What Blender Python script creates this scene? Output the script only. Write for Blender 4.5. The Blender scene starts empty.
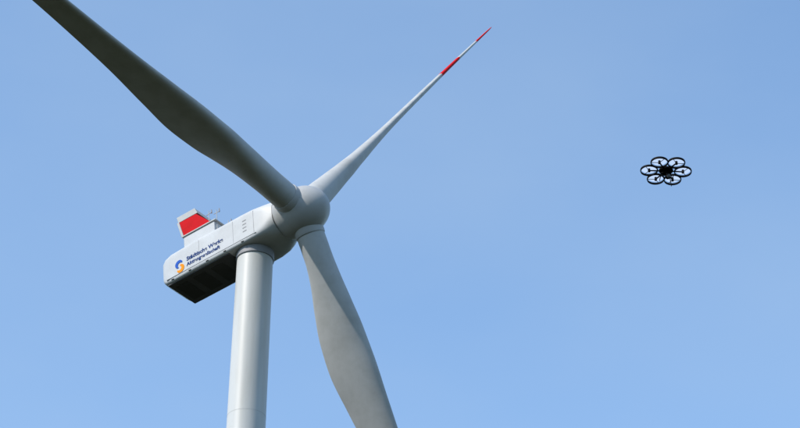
import bpy, bmesh, numpy as np, math
from mathutils import Matrix, Vector, noise as mnoise
# ---------------- site constants (metres, degrees)
CAM_PITCH,CAM_ROLL,FOCAL_PX=math.radians(33.577),math.radians(1.019),2611.2
TX,TY,HH=-11.95,182.6,120.33
YAW,TILT,TH,OV=math.radians(37.55),math.radians(7.0),math.radians(37.95),4.9
BEND={0:.6,1:-7.0,-1:-2.0}
PITCH={0:8,1:8,-1:4}
cam=np.array([0,0,1.6])
cf=np.array([0,math.cos(CAM_PITCH),math.sin(CAM_PITCH)]); _r=np.array([1.,0,0]); _u=np.array([0,-math.sin(CAM_PITCH),math.cos(CAM_PITCH)])
cr=_r*math.cos(CAM_ROLL)+_u*math.sin(CAM_ROLL); cu=-_r*math.sin(CAM_ROLL)+_u*math.cos(CAM_ROLL)
n=np.array([math.cos(YAW)*math.cos(TILT),-math.sin(YAW)*math.cos(TILT),math.sin(TILT)])
U=np.array([math.sin(YAW),math.cos(YAW),0]); W=np.cross(n,U)
T=np.array([TX,TY,HH]); hub=T+n*OV

# ---------------- helpers
col=bpy.context.scene.collection
def lk(o): col.objects.link(o); return o
def parent(o,p):
    o.parent=p; o.matrix_parent_inverse=p.matrix_world.inverted()
def empty(name,loc):
    e=lk(bpy.data.objects.new(name,None)); e.location=loc; bpy.context.view_layer.update(); return e
def mat(name,c,rough=.4,noise=0.0,nscale=1.0,c2=None,metal=0.,stretch=None,bump=0,spec=.5):
    m=bpy.data.materials.new(name); m.use_nodes=True; nt=m.node_tree; b=nt.nodes['Principled BSDF']
    b.inputs['Base Color'].default_value=(*c,1); b.inputs['Roughness'].default_value=rough; b.inputs['Metallic'].default_value=metal
    b.inputs['Specular IOR Level'].default_value=spec
    if c2 is not None:
        tc=nt.nodes.new('ShaderNodeTexCoord'); mp=nt.nodes.new('ShaderNodeMapping'); nz=nt.nodes.new('ShaderNodeTexNoise')
        if stretch: mp.inputs['Scale'].default_value=stretch
        nz.inputs['Scale'].default_value=nscale; nz.inputs['Detail'].default_value=6; nz.inputs['Roughness'].default_value=.6
        rp=nt.nodes.new('ShaderNodeValToRGB'); rp.color_ramp.elements[0].position=.42; rp.color_ramp.elements[0].color=(*c,1)
        rp.color_ramp.elements[1].position=.42+noise; rp.color_ramp.elements[1].color=(*c2,1)
        nt.links.new(tc.outputs['Object'],mp.inputs['Vector']); nt.links.new(mp.outputs[0],nz.inputs['Vector'])
        nt.links.new(nz.outputs['Fac'],rp.inputs[0]); nt.links.new(rp.outputs[0],b.inputs['Base Color'])
        if bump:
            bp=nt.nodes.new('ShaderNodeBump'); bp.inputs['Strength'].default_value=bump; nt.links.new(nz.outputs['Fac'],bp.inputs['Height']); nt.links.new(bp.outputs[0],b.inputs['Normal'])
    return m
M_tower=mat('tower_paint',(.52,.52,.50),.42,.3,.35,(.40,.385,.34),stretch=(1,1,.12),spec=.3)
M_white=mat('gelcoat_white',(.42,.42,.41),.5,.4,.6,(.33,.325,.305),spec=.12)
M_nac=mat('nacelle_paint',(.48,.49,.495),.45,.4,.5,(.40,.405,.40),spec=.25)
M_hub=mat('hub_paint',(.40,.40,.395),.42,.4,.7,(.33,.33,.32),spec=.25)
M_red=mat('signal_red',(.50,.008,.012),.8,.4,.8,(.40,.008,.01),spec=.08)
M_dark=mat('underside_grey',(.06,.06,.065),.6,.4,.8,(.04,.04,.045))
M_gap=mat('seal_black',(.03,.03,.03),.7)
M_seam=mat('seam_grey',(.22,.22,.23),.6)
M_weld=mat('tower_joint',(.41,.41,.39),.6)
M_blue=mat('logo_blue',(.02,.09,.40),.7,spec=.1); M_or=mat('logo_orange',(.75,.25,.01),.7,spec=.1); M_txt=mat('letter_blue',(.02,.05,.17),.8,spec=.05)
M_car=mat('carbon_black',(.004,.004,.005),.6,.4,20,(.007,.007,.007),spec=.1)
M_glass=mat('lens_glass',(.01,.01,.012),.1)
M_blur=bpy.data.materials.new('spinning_propeller_disc'); M_blur.use_nodes=True; _t=M_blur.node_tree; _t.nodes.clear()
_o=_t.nodes.new('ShaderNodeOutputMaterial'); _m=_t.nodes.new('ShaderNodeMixShader'); _a=_t.nodes.new('ShaderNodeBsdfTransparent'); _b=_t.nodes.new('ShaderNodeBsdfTranslucent')
_b.inputs[0].default_value=(.75,.75,.75,1); _m.inputs[0].default_value=.38
_t.links.new(_a.outputs[0],_m.inputs[1]); _t.links.new(_b.outputs[0],_m.inputs[2]); _t.links.new(_m.outputs[0],_o.inputs[0])
def obj(name,verts,faces,mats,par,smooth=True,fm=None,auto=None,origin=None):
    if origin is not None: verts=[np.asarray(v)-origin for v in verts]
    me=bpy.data.meshes.new(name); me.from_pydata([tuple(map(float,v)) for v in verts],[],faces); 
    for m in (mats if isinstance(mats,(list,tuple)) else [mats]): me.materials.append(m)
    if fm is not None: me.polygons.foreach_set('material_index',fm)
    bm=bmesh.new(); bm.from_mesh(me); bmesh.ops.recalc_face_normals(bm,faces=bm.faces); bm.to_mesh(me); bm.free()
    me.polygons.foreach_set('use_smooth',[smooth]*len(me.polygons))
    if smooth and auto: me.set_sharp_from_angle(angle=math.radians(auto))
    o=lk(bpy.data.objects.new(name,me))
    if origin is not None: o.location=tuple(origin); bpy.context.view_layer.update()
    if par: parent(o,par)
    return o
def loft(rings,close=True,cap=True):
    V=[];Fc=[];m=len(rings[0])
    for rg in rings: V+=list(rg)
    for i in range(len(rings)-1):
        for j in range(m):
            k=(j+1)%m; Fc.append((i*m+j,i*m+k,(i+1)*m+k,(i+1)*m+j))
    if cap: Fc.append(tuple(range(m))[::-1]); Fc.append(tuple(range((len(rings)-1)*m,len(rings)*m)))
    return V,Fc
def L(x,u,w): return T+n*x+U*u+W*w       # nacelle frame
def boxv(x0,x1,u0,u1,w0,w1):
    V=[L(x,u,w) for x in (x0,x1) for u in (u0,u1) for w in (w0,w1)]
    Fc=[(0,1,3,2),(4,6,7,5),(0,4,5,1),(2,3,7,6),(0,2,6,4),(1,5,7,3)]
    return V,Fc
def box(name,x0,x1,u0,u1,w0,w1,m,par,bev=.04):
    V,Fc=boxv(x0,x1,u0,u1,w0,w1); o=obj(name,V,Fc,m,par,smooth=False)
    if bev:
        b=o.modifiers.new('bev','BEVEL'); b.width=bev; b.segments=2
    return o
def tube(name,a,b,ra,rb,m,par,seg=16):
    a=np.array(a,float);b=np.array(b,float);d=b-a;d/=np.linalg.norm(d)
    x=np.cross(d,[0,0,1.]) if abs(d[2])<.9 else np.cross(d,[1.,0,0]); x/=np.linalg.norm(x); y=np.cross(d,x)
    rg=[[c+(x*math.cos(t)+y*math.sin(t))*rr for t in np.linspace(0,2*math.pi,seg,endpoint=False)] for c,rr in ((a,ra),(b,rb))]
    V,Fc=loft(rg); return obj(name,V,Fc,m,par,auto=40)

# ---------------- wind turbine
base=np.array([T[0],T[1],0.])
turb=empty('wind_turbine',tuple(base))
top=T[2]-2.0; rings=[]
hs=np.linspace(0.0,top,60)
def trad(h): 
    return 2.0+(1.49-2.0)*min(1,(h/top))
rings=[[base+np.array([math.cos(t)*trad(h),math.sin(t)*trad(h),h]) for t in np.linspace(0,2*math.pi,96,endpoint=False)] for h in hs]
V,Fc=loft(rings); obj('tower',V,Fc,M_tower,turb,auto=40)
for i,h in enumerate((20,45,72,top-15.3)):
    rg=[[base+np.array([math.cos(t)*(trad(h)+dr),math.sin(t)*(trad(h)+dr),h+dz]) for t in np.linspace(0,2*math.pi,96,endpoint=False)] for dr,dz in ((-.02,-.03),(.006,-.025),(.006,.025),(-.02,.03))]
    V,Fc=loft(rg); obj('flange_seam_%d'%i,V,Fc,M_weld,turb,auto=30)
rg=[[base+np.array([math.cos(t)*rr,math.sin(t)*rr,top+z]) for t in np.linspace(0,2*math.pi,64,endpoint=False)] for rr,z in ((1.56,-.45),(1.59,-.4),(1.59,.3),(1.52,.35))]
V,Fc=loft(rg); obj('yaw_collar',V,Fc,M_seam,turb,auto=30)
dr=base+np.array([0,-trad(1),0])
def wbox(name,c,s,m,par,bev=.02):
    V=[np.array(c)+np.array([sx*s[0],sy*s[1],sz*s[2]])/2 for sx in(-1,1) for sy in(-1,1) for sz in(-1,1)]
    o=obj(name,V,[(0,1,3,2),(4,6,7,5),(0,4,5,1),(2,3,7,6),(0,2,6,4),(1,5,7,3)],m,par,smooth=False)
    if bev: b=o.modifiers.new('b','BEVEL'); b.width=bev; b.segments=2
    return o
wbox('tower_door',dr+np.array([0,-.02,2.2]),(.95,.3,2.1),M_seam,turb)
for i in range(5): wbox('step_%d'%i,dr+np.array([0,-.6-.3*(4-i),.12+.2*i]),(1.2,.32,.2),M_seam,turb)
def sec(x,hw,wt,wb,ex,m=64):
    c=(wt+wb)/2; hh=(wt-wb)/2; out=[]
    for t in np.linspace(0,2*math.pi,m,endpoint=False):
        ct,st=math.cos(t),math.sin(t)
        out.append(L(x,hw*math.copysign(abs(ct)**(2/ex),ct),c+hh*math.copysign(abs(st)**(2/ex),st)))
    return out
NT,NB=1.2,-1.85
S=[(-8.9,1.3,.1,-1.0,4),(-8.85,1.6,.4,-1.25,6),(-8.7,1.8,.75,-1.5,8),(-8.35,1.93,.95,NB+.08,10),(-7.7,1.98,1.1,NB,12),(-5,2.0,NT,NB,12),(0,2.0,NT,NB,12),(1.2,2.0,NT,NB,10),(2.1,1.97,NT+.03,NB+.02,6),(2.7,1.9,1.4,-1.8,3.6),(3.1,1.8,1.55,-1.75,2.6)]
V,Fc=loft([sec(*s) for s in S]); 
obj('nacelle_hull',V,Fc,M_nac,turb,auto=35)
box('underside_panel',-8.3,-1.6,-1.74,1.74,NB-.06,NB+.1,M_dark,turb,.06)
for i in range(3): box('underside_grille_%d'%i,-7.9+i*1.9,-6.6+i*1.9,-1.2,1.2,NB-.075,NB-.04,M_gap,turb,.01)
for i,x in enumerate((-4.6,-.9,1.3)):
    box('panel_joint_%d'%i,x,x+.03,-2.008,-1.9,NB+.5,NT-.35,M_seam,turb,0)
box('side_rail',-8.2,1.5,-2.012,-1.9,NB+.36,NB+.40,M_seam,turb,0)
for i in range(4): box('louvre_%d'%i,.15,.55,-2.015,-1.9,-.8+i*.36,-.70+i*.36,M_seam,turb,.01)
for i in range(5): box('hatch_%d'%i,-7.7+i*1.9,-7.45+i*1.9,-2.012,-1.9,NB+.16,NB+.22,M_gap,turb,0)
XS=.9
box('cooler_base',-7.3+XS,-3.9+XS,-1.75,1.75,NT-.3,2.3,M_nac,turb,.08)
box('cooler_base_lip',-7.4+XS,-3.7+XS,-1.85,1.85,2.25,2.38,M_white,turb,.03)
def trap(name,xb0,xb1,xt0,xt1,wb,wt,hw,m,bev=.03):
    xb0+=XS;xb1+=XS;xt0+=XS;xt1+=XS
    V=[L(xb0,-hw,wb),L(xb1,-hw,wb),L(xt1,-hw,wt),L(xt0,-hw,wt),L(xb0,hw,wb),L(xb1,hw,wb),L(xt1,hw,wt),L(xt0,hw,wt)]
    o=obj(name,V,[(0,1,2,3),(4,7,6,5),(0,4,5,1),(3,2,6,7),(1,5,6,2),(0,3,7,4)],m,turb,smooth=False)
    b=o.modifiers.new('b','BEVEL'); b.width=bev; b.segments=2
trap('cooler_top_red',-7.3,-4.3,-7.75,-5.9,2.38,4.1,1.7,M_red)
trap('cooler_top_cap',-7.85,-5.7,-8.0,-6.0,4.1,4.75,1.72,M_white)
trap('cooler_rear_frame',-7.5,-7.28,-7.97,-7.73,2.38,4.1,1.76,M_white)
for i,(x,u) in enumerate(((-3.9,-1.3),(-2.9,-1.5),(-3.5,.8))):
    z0=2.3 if x<-3.2 else NT-.1
    tube('mast_%d'%i,L(x,u,z0),L(x,u,4.0-.5*(i==1)),.04,.03,M_white,turb,10)
    tube('mast_arm_%d'%i,L(x-.3,u,3.7-.5*(i==1)),L(x+.3,u,3.7-.5*(i==1)),.03,.03,M_white,turb,8)
    tube('mast_sensor_%d'%i,L(x+.3,u,3.65-.5*(i==1)),L(x+.3,u,4.0-.5*(i==1)),.06,.045,M_seam,turb,10)
box('roof_hatch',-1.9,-.5,-.8,.8,NT-.1,NT+.16,M_white,turb)
tube('warning_light',L(-1.2,-1.1,NT-.1),L(-1.2,-1.1,NT+.5),.12,.1,M_red,turb)
def text(s,x,w,size,m,name,bold=.0):
    cu=bpy.data.curves.new(name,'FONT'); cu.body=s; cu.size=size; cu.extrude=.006; cu.offset=bold
    o=lk(bpy.data.objects.new(name,cu)); cu.materials.append(m)
    loc=L(x,-2.012,w)
    mw=Matrix(((n[0],W[0],-U[0],loc[0]),(n[1],W[1],-U[1],loc[1]),(n[2],W[2],-U[2],loc[2]),(0,0,0,1)))
    bpy.context.view_layer.update()
    me=bpy.data.meshes.new_from_object(o.evaluated_get(bpy.context.evaluated_depsgraph_get())); bpy.data.objects.remove(o)
    q=lk(bpy.data.objects.new(name,me)); q.matrix_world=mw; bpy.context.view_layer.update(); parent(q,turb); return q
text('Städtische Werke',-5.95,-.58,.55,M_txt,'lettering_top',.016)
text('Aktiengesellschaft',-5.95,-1.12,.5,M_txt,'lettering_bottom',.013)
def arc(name,cx,cw,r,wd,a0,a1,m):
    N=24;V=[];Fc=[]
    for i in range(N+1):
        t=math.radians(a0+(a1-a0)*i/N); k=math.sin(math.pi*i/N)**.6*.5*wd+.02
        for rr in (r-k,r+k):
            for u in (-2.022,-1.99): V.append(L(cx+rr*math.cos(t),u,cw+rr*math.sin(t)))
    for i in range(N):
        b=i*4;c=b+4; Fc+=[(b,b+2,c+2,c),(b,c,c+1,b+1),(b+2,b+3,c+3,c+2)]
    obj(name,V,Fc,m,turb,smooth=False)
arc('logo_arc_blue',-6.75,-.55,.31,.28,20,250,M_blue); arc('logo_arc_orange',-6.7,-.97,.31,.28,-160,90,M_or)
prof=[(3.3,1.3),(3.45,1.3),(3.45,1.7),(3.5,1.8),(3.9,1.95),(4.6,2.07),(5.3,2.1),(6.0,2.0),(6.6,1.79),(7.1,1.46),(7.45,1.06),(7.68,.65),(7.79,.3),(7.81,.02)]
dx=OV-5.3
rings=[[L(x+dx,r*math.cos(t),r*math.sin(t)) for t in np.linspace(0,2*math.pi,72,endpoint=False)] for x,r in prof]
V,Fc=loft(rings); so=obj('spinner',V,Fc,M_hub,turb,auto=50); sm=so.modifiers.new('s','SUBSURF'); sm.levels=2; sm.render_levels=2
rings=[[L(x,r*math.cos(t),r*math.sin(t)-.1) for t in np.linspace(0,2*math.pi,48,endpoint=False)] for x,r in ((2.8,1.5),(3.9+dx,1.5))]
V,Fc=loft(rings); obj('shaft_seal',V,Fc,M_gap,turb,auto=40)
tab=np.array([[1.0,2.35,1.0,.5],[2.6,2.35,1.0,.5],[4.0,2.37,.97,.49],[6,2.7,.78,.45],[8.5,3.4,.52,.40],[11,4.0,.37,.37],[13.5,4.15,.30,.35],[17,3.65,.27,.34],[22,2.85,.25,.33],[28,2.35,.24,.32],[34,2.05,.23,.31],[41,1.65,.21,.30],[48,1.25,.20,.30],[52.5,.95,.19,.30],[54.8,.68,.19,.32],[55.7,.38,.19,.36],[56,.08,.2,.4]])
def smooth_interp(s,c):
    X=tab[:,0];Y=tab[:,c]; i=int(np.clip(np.searchsorted(X,s)-1,0,len(X)-2))
    h=X[i+1]-X[i]; t=(s-X[i])/h
    d=np.diff(Y)/np.diff(X)
    def sl(k):
        if k==0 or k==len(X)-1: return d[0] if k==0 else d[-1]
        return 0 if d[k-1]*d[k]<=0 else 2*d[k-1]*d[k]/(d[k-1]+d[k])
    a,b=sl(i)*h,sl(i+1)*h
    return Y[i]*(2*t**3-3*t**2+1)+a*(t**3-2*t**2+t)+Y[i+1]*(-2*t**3+3*t**2)+b*(t**3-t**2)
ss=sorted(set([round(float(x),4) for x in np.linspace(1.0,54,160)]+[38,44,50,54.5,55,55.4,55.7,55.9,56]))
K=56
for k,nm in ((0,'blade_1'),(1,'blade_2'),(-1,'blade_3')):
    t=TH+k*math.radians(120)-(math.radians(3.2) if k==1 else 0); d=W*math.cos(t)+U*math.sin(t); e=-W*math.sin(t)+U*math.cos(t)
    rings=[]
    for s in ss:
        c=smooth_interp(s,1); th=smooth_interp(s,2); ax=smooth_interp(s,3)
        q_=min(1,max(0,(s-2.5)/6)); q_=q_*q_*(3-2*q_)
        tw=-(math.radians(PITCH[k])+math.radians(3)*math.exp(-max(s-8,0)/14))*q_
        round_=max(0,min(1,(th-.4)/.6))
        ring=[]
        for j in range(K):
            ph=2*math.pi*j/K
            xx=(1-math.cos(ph))/2
            sgn=1 if ph<math.pi else -1
            yt=5*th*(.2969*math.sqrt(xx)-.1260*xx-.3516*xx**2+.2843*xx**3-.1015*xx**4)
            camb=.03*4*xx*(1-xx)
            ya=sgn*yt*(1.0)+camb
            yc=.5*math.sin(ph)*th
            y=(ya*(1-round_)+yc*round_)*c; x=(ax-xx)*c
            ring.append(hub+d*s+e*BEND[k]*(s/56)**2+ n*(x*math.cos(tw)-y*math.sin(tw)) + e*(x*math.sin(tw)+y*math.cos(tw)))
        rings.append(ring)
    V,Fc=loft(rings)
    fm=[]
    for i in range(len(ss)-1):
        mid=(ss[i]+ss[i+1])/2; fm+=[1 if (38<mid<44 or mid>50) else 0]*K
    fm+=[0,1]
    bo=obj(nm,V,Fc,[M_white,M_red],turb,fm=fm,auto=70,origin=hub)
    try: bo.cycles.shadow_terminator_geometry_offset=.3; bo.cycles.shadow_terminator_offset=.1
    except Exception: pass
    rg=[[hub+d*s+(n*math.cos(q)+e*math.sin(q))*r for q in np.linspace(0,2*math.pi,56,endpoint=False)] for s,r in ((1.2,1.26),(2.15,1.26),(2.25,1.22),(2.25,1.15))]
    V,Fc=loft(rg); obj(nm+'_root_collar',V,Fc,M_hub,turb,auto=40)

# ---------------- drone (hovering about 40 m out, 29 m up)
px,py=666,171
dirv=cf+cr*(px-400)/FOCAL_PX-cu*(py-214)/FOCAL_PX
DC=cam+dirv*50.
dro=empty('drone',tuple(DC))
yaw=math.radians(2)
def D(x,y,z): 
    return DC+np.array([x*math.cos(yaw)-y*math.sin(yaw),x*math.sin(yaw)+y*math.cos(yaw),z])
rb=.325
for i in range(6):
    a=math.radians(60*i); cx,cy=rb*math.cos(a),rb*math.sin(a)
    prof=[(.152,-.018),(.166,-.022),(.172,0),(.168,.022),(.158,.023),(.152,.01)]
    N=40;V=[];Fc=[];m=len(prof)
    for j in range(N):
        t=2*math.pi*j/N
        for r,z in prof: V.append(D(cx+r*math.cos(t),cy+r*math.sin(t),z))
    for j in range(N):
        for q in range(m): Fc.append((j*m+q,j*m+(q+1)%m,((j+1)%N)*m+(q+1)%m,((j+1)%N)*m+q))
    obj('rotor_guard_%d'%i,V,Fc,M_car,dro)
    V=[D(cx+.146*math.cos(q),cy+.146*math.sin(q),.0355) for q in np.linspace(0,2*math.pi,40,endpoint=False)]
    obj('propeller_blur_%d'%i,V,[tuple(range(40))],M_blur,dro,smooth=False)
    tube('arm_%d'%i,D(0,0,0),D(cx,cy,-.005),.015,.014,M_car,dro,10)
    tube('motor_%d'%i,D(cx,cy,-.03),D(cx,cy,.034),.026,.024,M_car,dro,14)
    for k in range(3):
        b=a+math.radians(60+120*k)
        tube('guard_strut_%d_%d'%(i,k),D(cx,cy,-.01),D(cx+.16*math.cos(b),cy+.16*math.sin(b),-.01),.006,.006,M_car,dro,6)
def dome(name,c,rx,ry,rz,m):
    rg=[]
    for v in np.linspace(-1.5,1.5,12): rg.append([D(c[0]+rx*math.cos(v)*math.cos(t),c[1]+ry*math.cos(v)*math.sin(t),c[2]+rz*math.sin(v)) for t in np.linspace(0,2*math.pi,24,endpoint=False)])
    V,Fc=loft(rg); return obj(name,V,Fc,m,dro)
dome('body_shell',(0,0,.01),.14,.13,.06,M_car)
dome('battery_pod',(0,.01,-.05),.10,.07,.04,M_car)
tube('gimbal_post',D(0,-.03,-.04),D(.02,-.04,-.14),.018,.014,M_car,dro)
tube('gimbal_bracket_0',D(-.05,-.04,-.13),D(.09,-.04,-.13),.01,.01,M_car,dro,8)
dome('camera_body',(.02,-.05,-.17),.055,.05,.045,M_car)
tube('camera_lens',D(.02,-.06,-.18),D(.03,-.15,-.2),.028,.03,M_glass,dro)
tube('antenna',D(.06,0,-.05),D(.085,-.02,-.36),.010,.008,M_car,dro,8)
for sx in(-1,1):
    tube('leg_%d'%sx,D(sx*.07,.0,-.03),D(sx*.12,0,-.17),.008,.007,M_car,dro,8)
    tube('skid_%d'%sx,D(sx*.12,-.09,-.17),D(sx*.12,.09,-.17),.008,.008,M_car,dro,8)

# ---------------- ground and added, unseen light-blocking hills around the site
G=mat('grass',(.022,.028,.014),.95,.3,.15,(.036,.032,.02),bump=.3,spec=.03)
me=[(-8000,-8000,0),(8000,-8000,0),(8000,8000,0),(-8000,8000,0)]
obj('ground',me,[(0,1,2,3)],G,None,smooth=False)
Mh=mat('blocker_green',(.018,.028,.012),1,.25,.03,(.032,.038,.018),bump=.6,spec=0)
A,Rn=160,26; V=[];Fc=[]
for i in range(Rn+1):
    r=750+(3400-750)*i/Rn
    for j in range(A):
        q=2*math.pi*j/A; x,y=r*math.cos(q)+base[0],r*math.sin(q)+base[1]
        env=max(0,math.sin(math.pi*min(1,i/Rn)))**.7
        h=env*(215+110*mnoise.noise(Vector((x/900,y/900,3)))+28*mnoise.noise(Vector((x/190,y/190,9)))+9*mnoise.noise(Vector((x/40,y/40,5))))-2
        V.append((x,y,h))
for i in range(Rn):
    for j in range(A): Fc.append((i*A+j,i*A+(j+1)%A,(i+1)*A+(j+1)%A,(i+1)*A+j))
obj('blocker_hills',V,Fc,Mh,None)  # unseen ring added to keep low sky glow off the blade undersides
Gr=mat('gravel',(.20,.19,.17),.95,.2,3,(.12,.115,.1),bump=.4)
ring=[(base[0]+16*math.cos(t)*(1+.06*math.sin(3*t)),base[1]+13*math.sin(t),.004) for t in np.linspace(0,2*math.pi,64,endpoint=False)]
obj('gravel_pad',ring,[tuple(range(64))],Gr,None,smooth=False)
rg=[[base+np.array([math.cos(t)*rr,math.sin(t)*rr,z]) for t in np.linspace(0,2*math.pi,64,endpoint=False)] for rr,z in ((3.6,-.3),(3.6,.25),(3.5,.3),(1.9,.3))]
V,Fc=loft(rg,cap=False); obj('foundation',V,Fc,mat('concrete',(.32,.31,.29),.9,.3,2,(.24,.23,.21)),turb,auto=30)

# ---------------- light
sd=Vector((-.84,-.54,.0)).normalized(); el=math.radians(42)
sd=Vector((sd.x*math.cos(el),sd.y*math.cos(el),math.sin(el)))
sl=bpy.data.lights.new('sun','SUN'); sl.energy=4.8; sl.angle=math.radians(.5); sl.color=(1,.945,.87)
so=lk(bpy.data.objects.new('sun',sl)); so.rotation_euler=sd.to_track_quat('Z','Y').to_euler()
w=bpy.data.worlds.new('World'); bpy.context.scene.world=w; w.use_nodes=True; nt=w.node_tree
bg=nt.nodes['Background']; sk=nt.nodes.new('ShaderNodeTexSky'); sk.sky_type='NISHITA'; sk.sun_disc=False
sk.sun_elevation=el; sk.sun_rotation=math.atan2(sd.x,sd.y); sk.air_density=1.0; sk.dust_density=.2; sk.ozone_density=1.0
tc=nt.nodes.new('ShaderNodeTexCoord'); mp=nt.nodes.new('ShaderNodeMapping'); mp.inputs['Scale'].default_value=(1,1,2.2)
nz=nt.nodes.new('ShaderNodeTexNoise'); nz.inputs['Scale'].default_value=4.5; nz.inputs['Detail'].default_value=5; nz.inputs['Roughness'].default_value=.5
nt.links.new(tc.outputs['Generated'],mp.inputs[0]); nt.links.new(mp.outputs[0],nz.inputs['Vector'])
mr=nt.nodes.new('ShaderNodeMapRange'); mr.inputs['From Min'].default_value=.35; mr.inputs['From Max'].default_value=.75; mr.inputs['To Min'].default_value=0; mr.inputs['To Max'].default_value=.25
nt.links.new(nz.outputs['Fac'],mr.inputs['Value'])
mul=nt.nodes.new('ShaderNodeMix'); mul.data_type='RGBA'; mul.blend_type='MULTIPLY'; mul.inputs['Factor'].default_value=1
nt.links.new(sk.outputs[0],mul.inputs[6]); mul.inputs[7].default_value=(1.66,1.8,1.82,1)
mix=nt.nodes.new('ShaderNodeMix'); mix.data_type='RGBA'; nt.links.new(mr.outputs[0],mix.inputs['Factor'])
nt.links.new(mul.outputs[2],mix.inputs[6]); mix.inputs[7].default_value=(3.1,4.15,5.5,1)
nt.links.new(mix.outputs[2],bg.inputs[0]); bg.inputs[1].default_value=.15

c=bpy.data.cameras.new('camera'); co=lk(bpy.data.objects.new('camera',c))
co.matrix_world=Matrix(((cr[0],cu[0],-cf[0],0),(cr[1],cu[1],-cf[1],0),(cr[2],cu[2],-cf[2],1.6),(0,0,0,1)))
c.lens=FOCAL_PX/800*36; c.sensor_width=36; c.clip_end=30000
bpy.context.scene.camera=co
vs=bpy.context.scene.view_settings; vs.view_transform='Standard'; vs.look='None'; vs.exposure=0
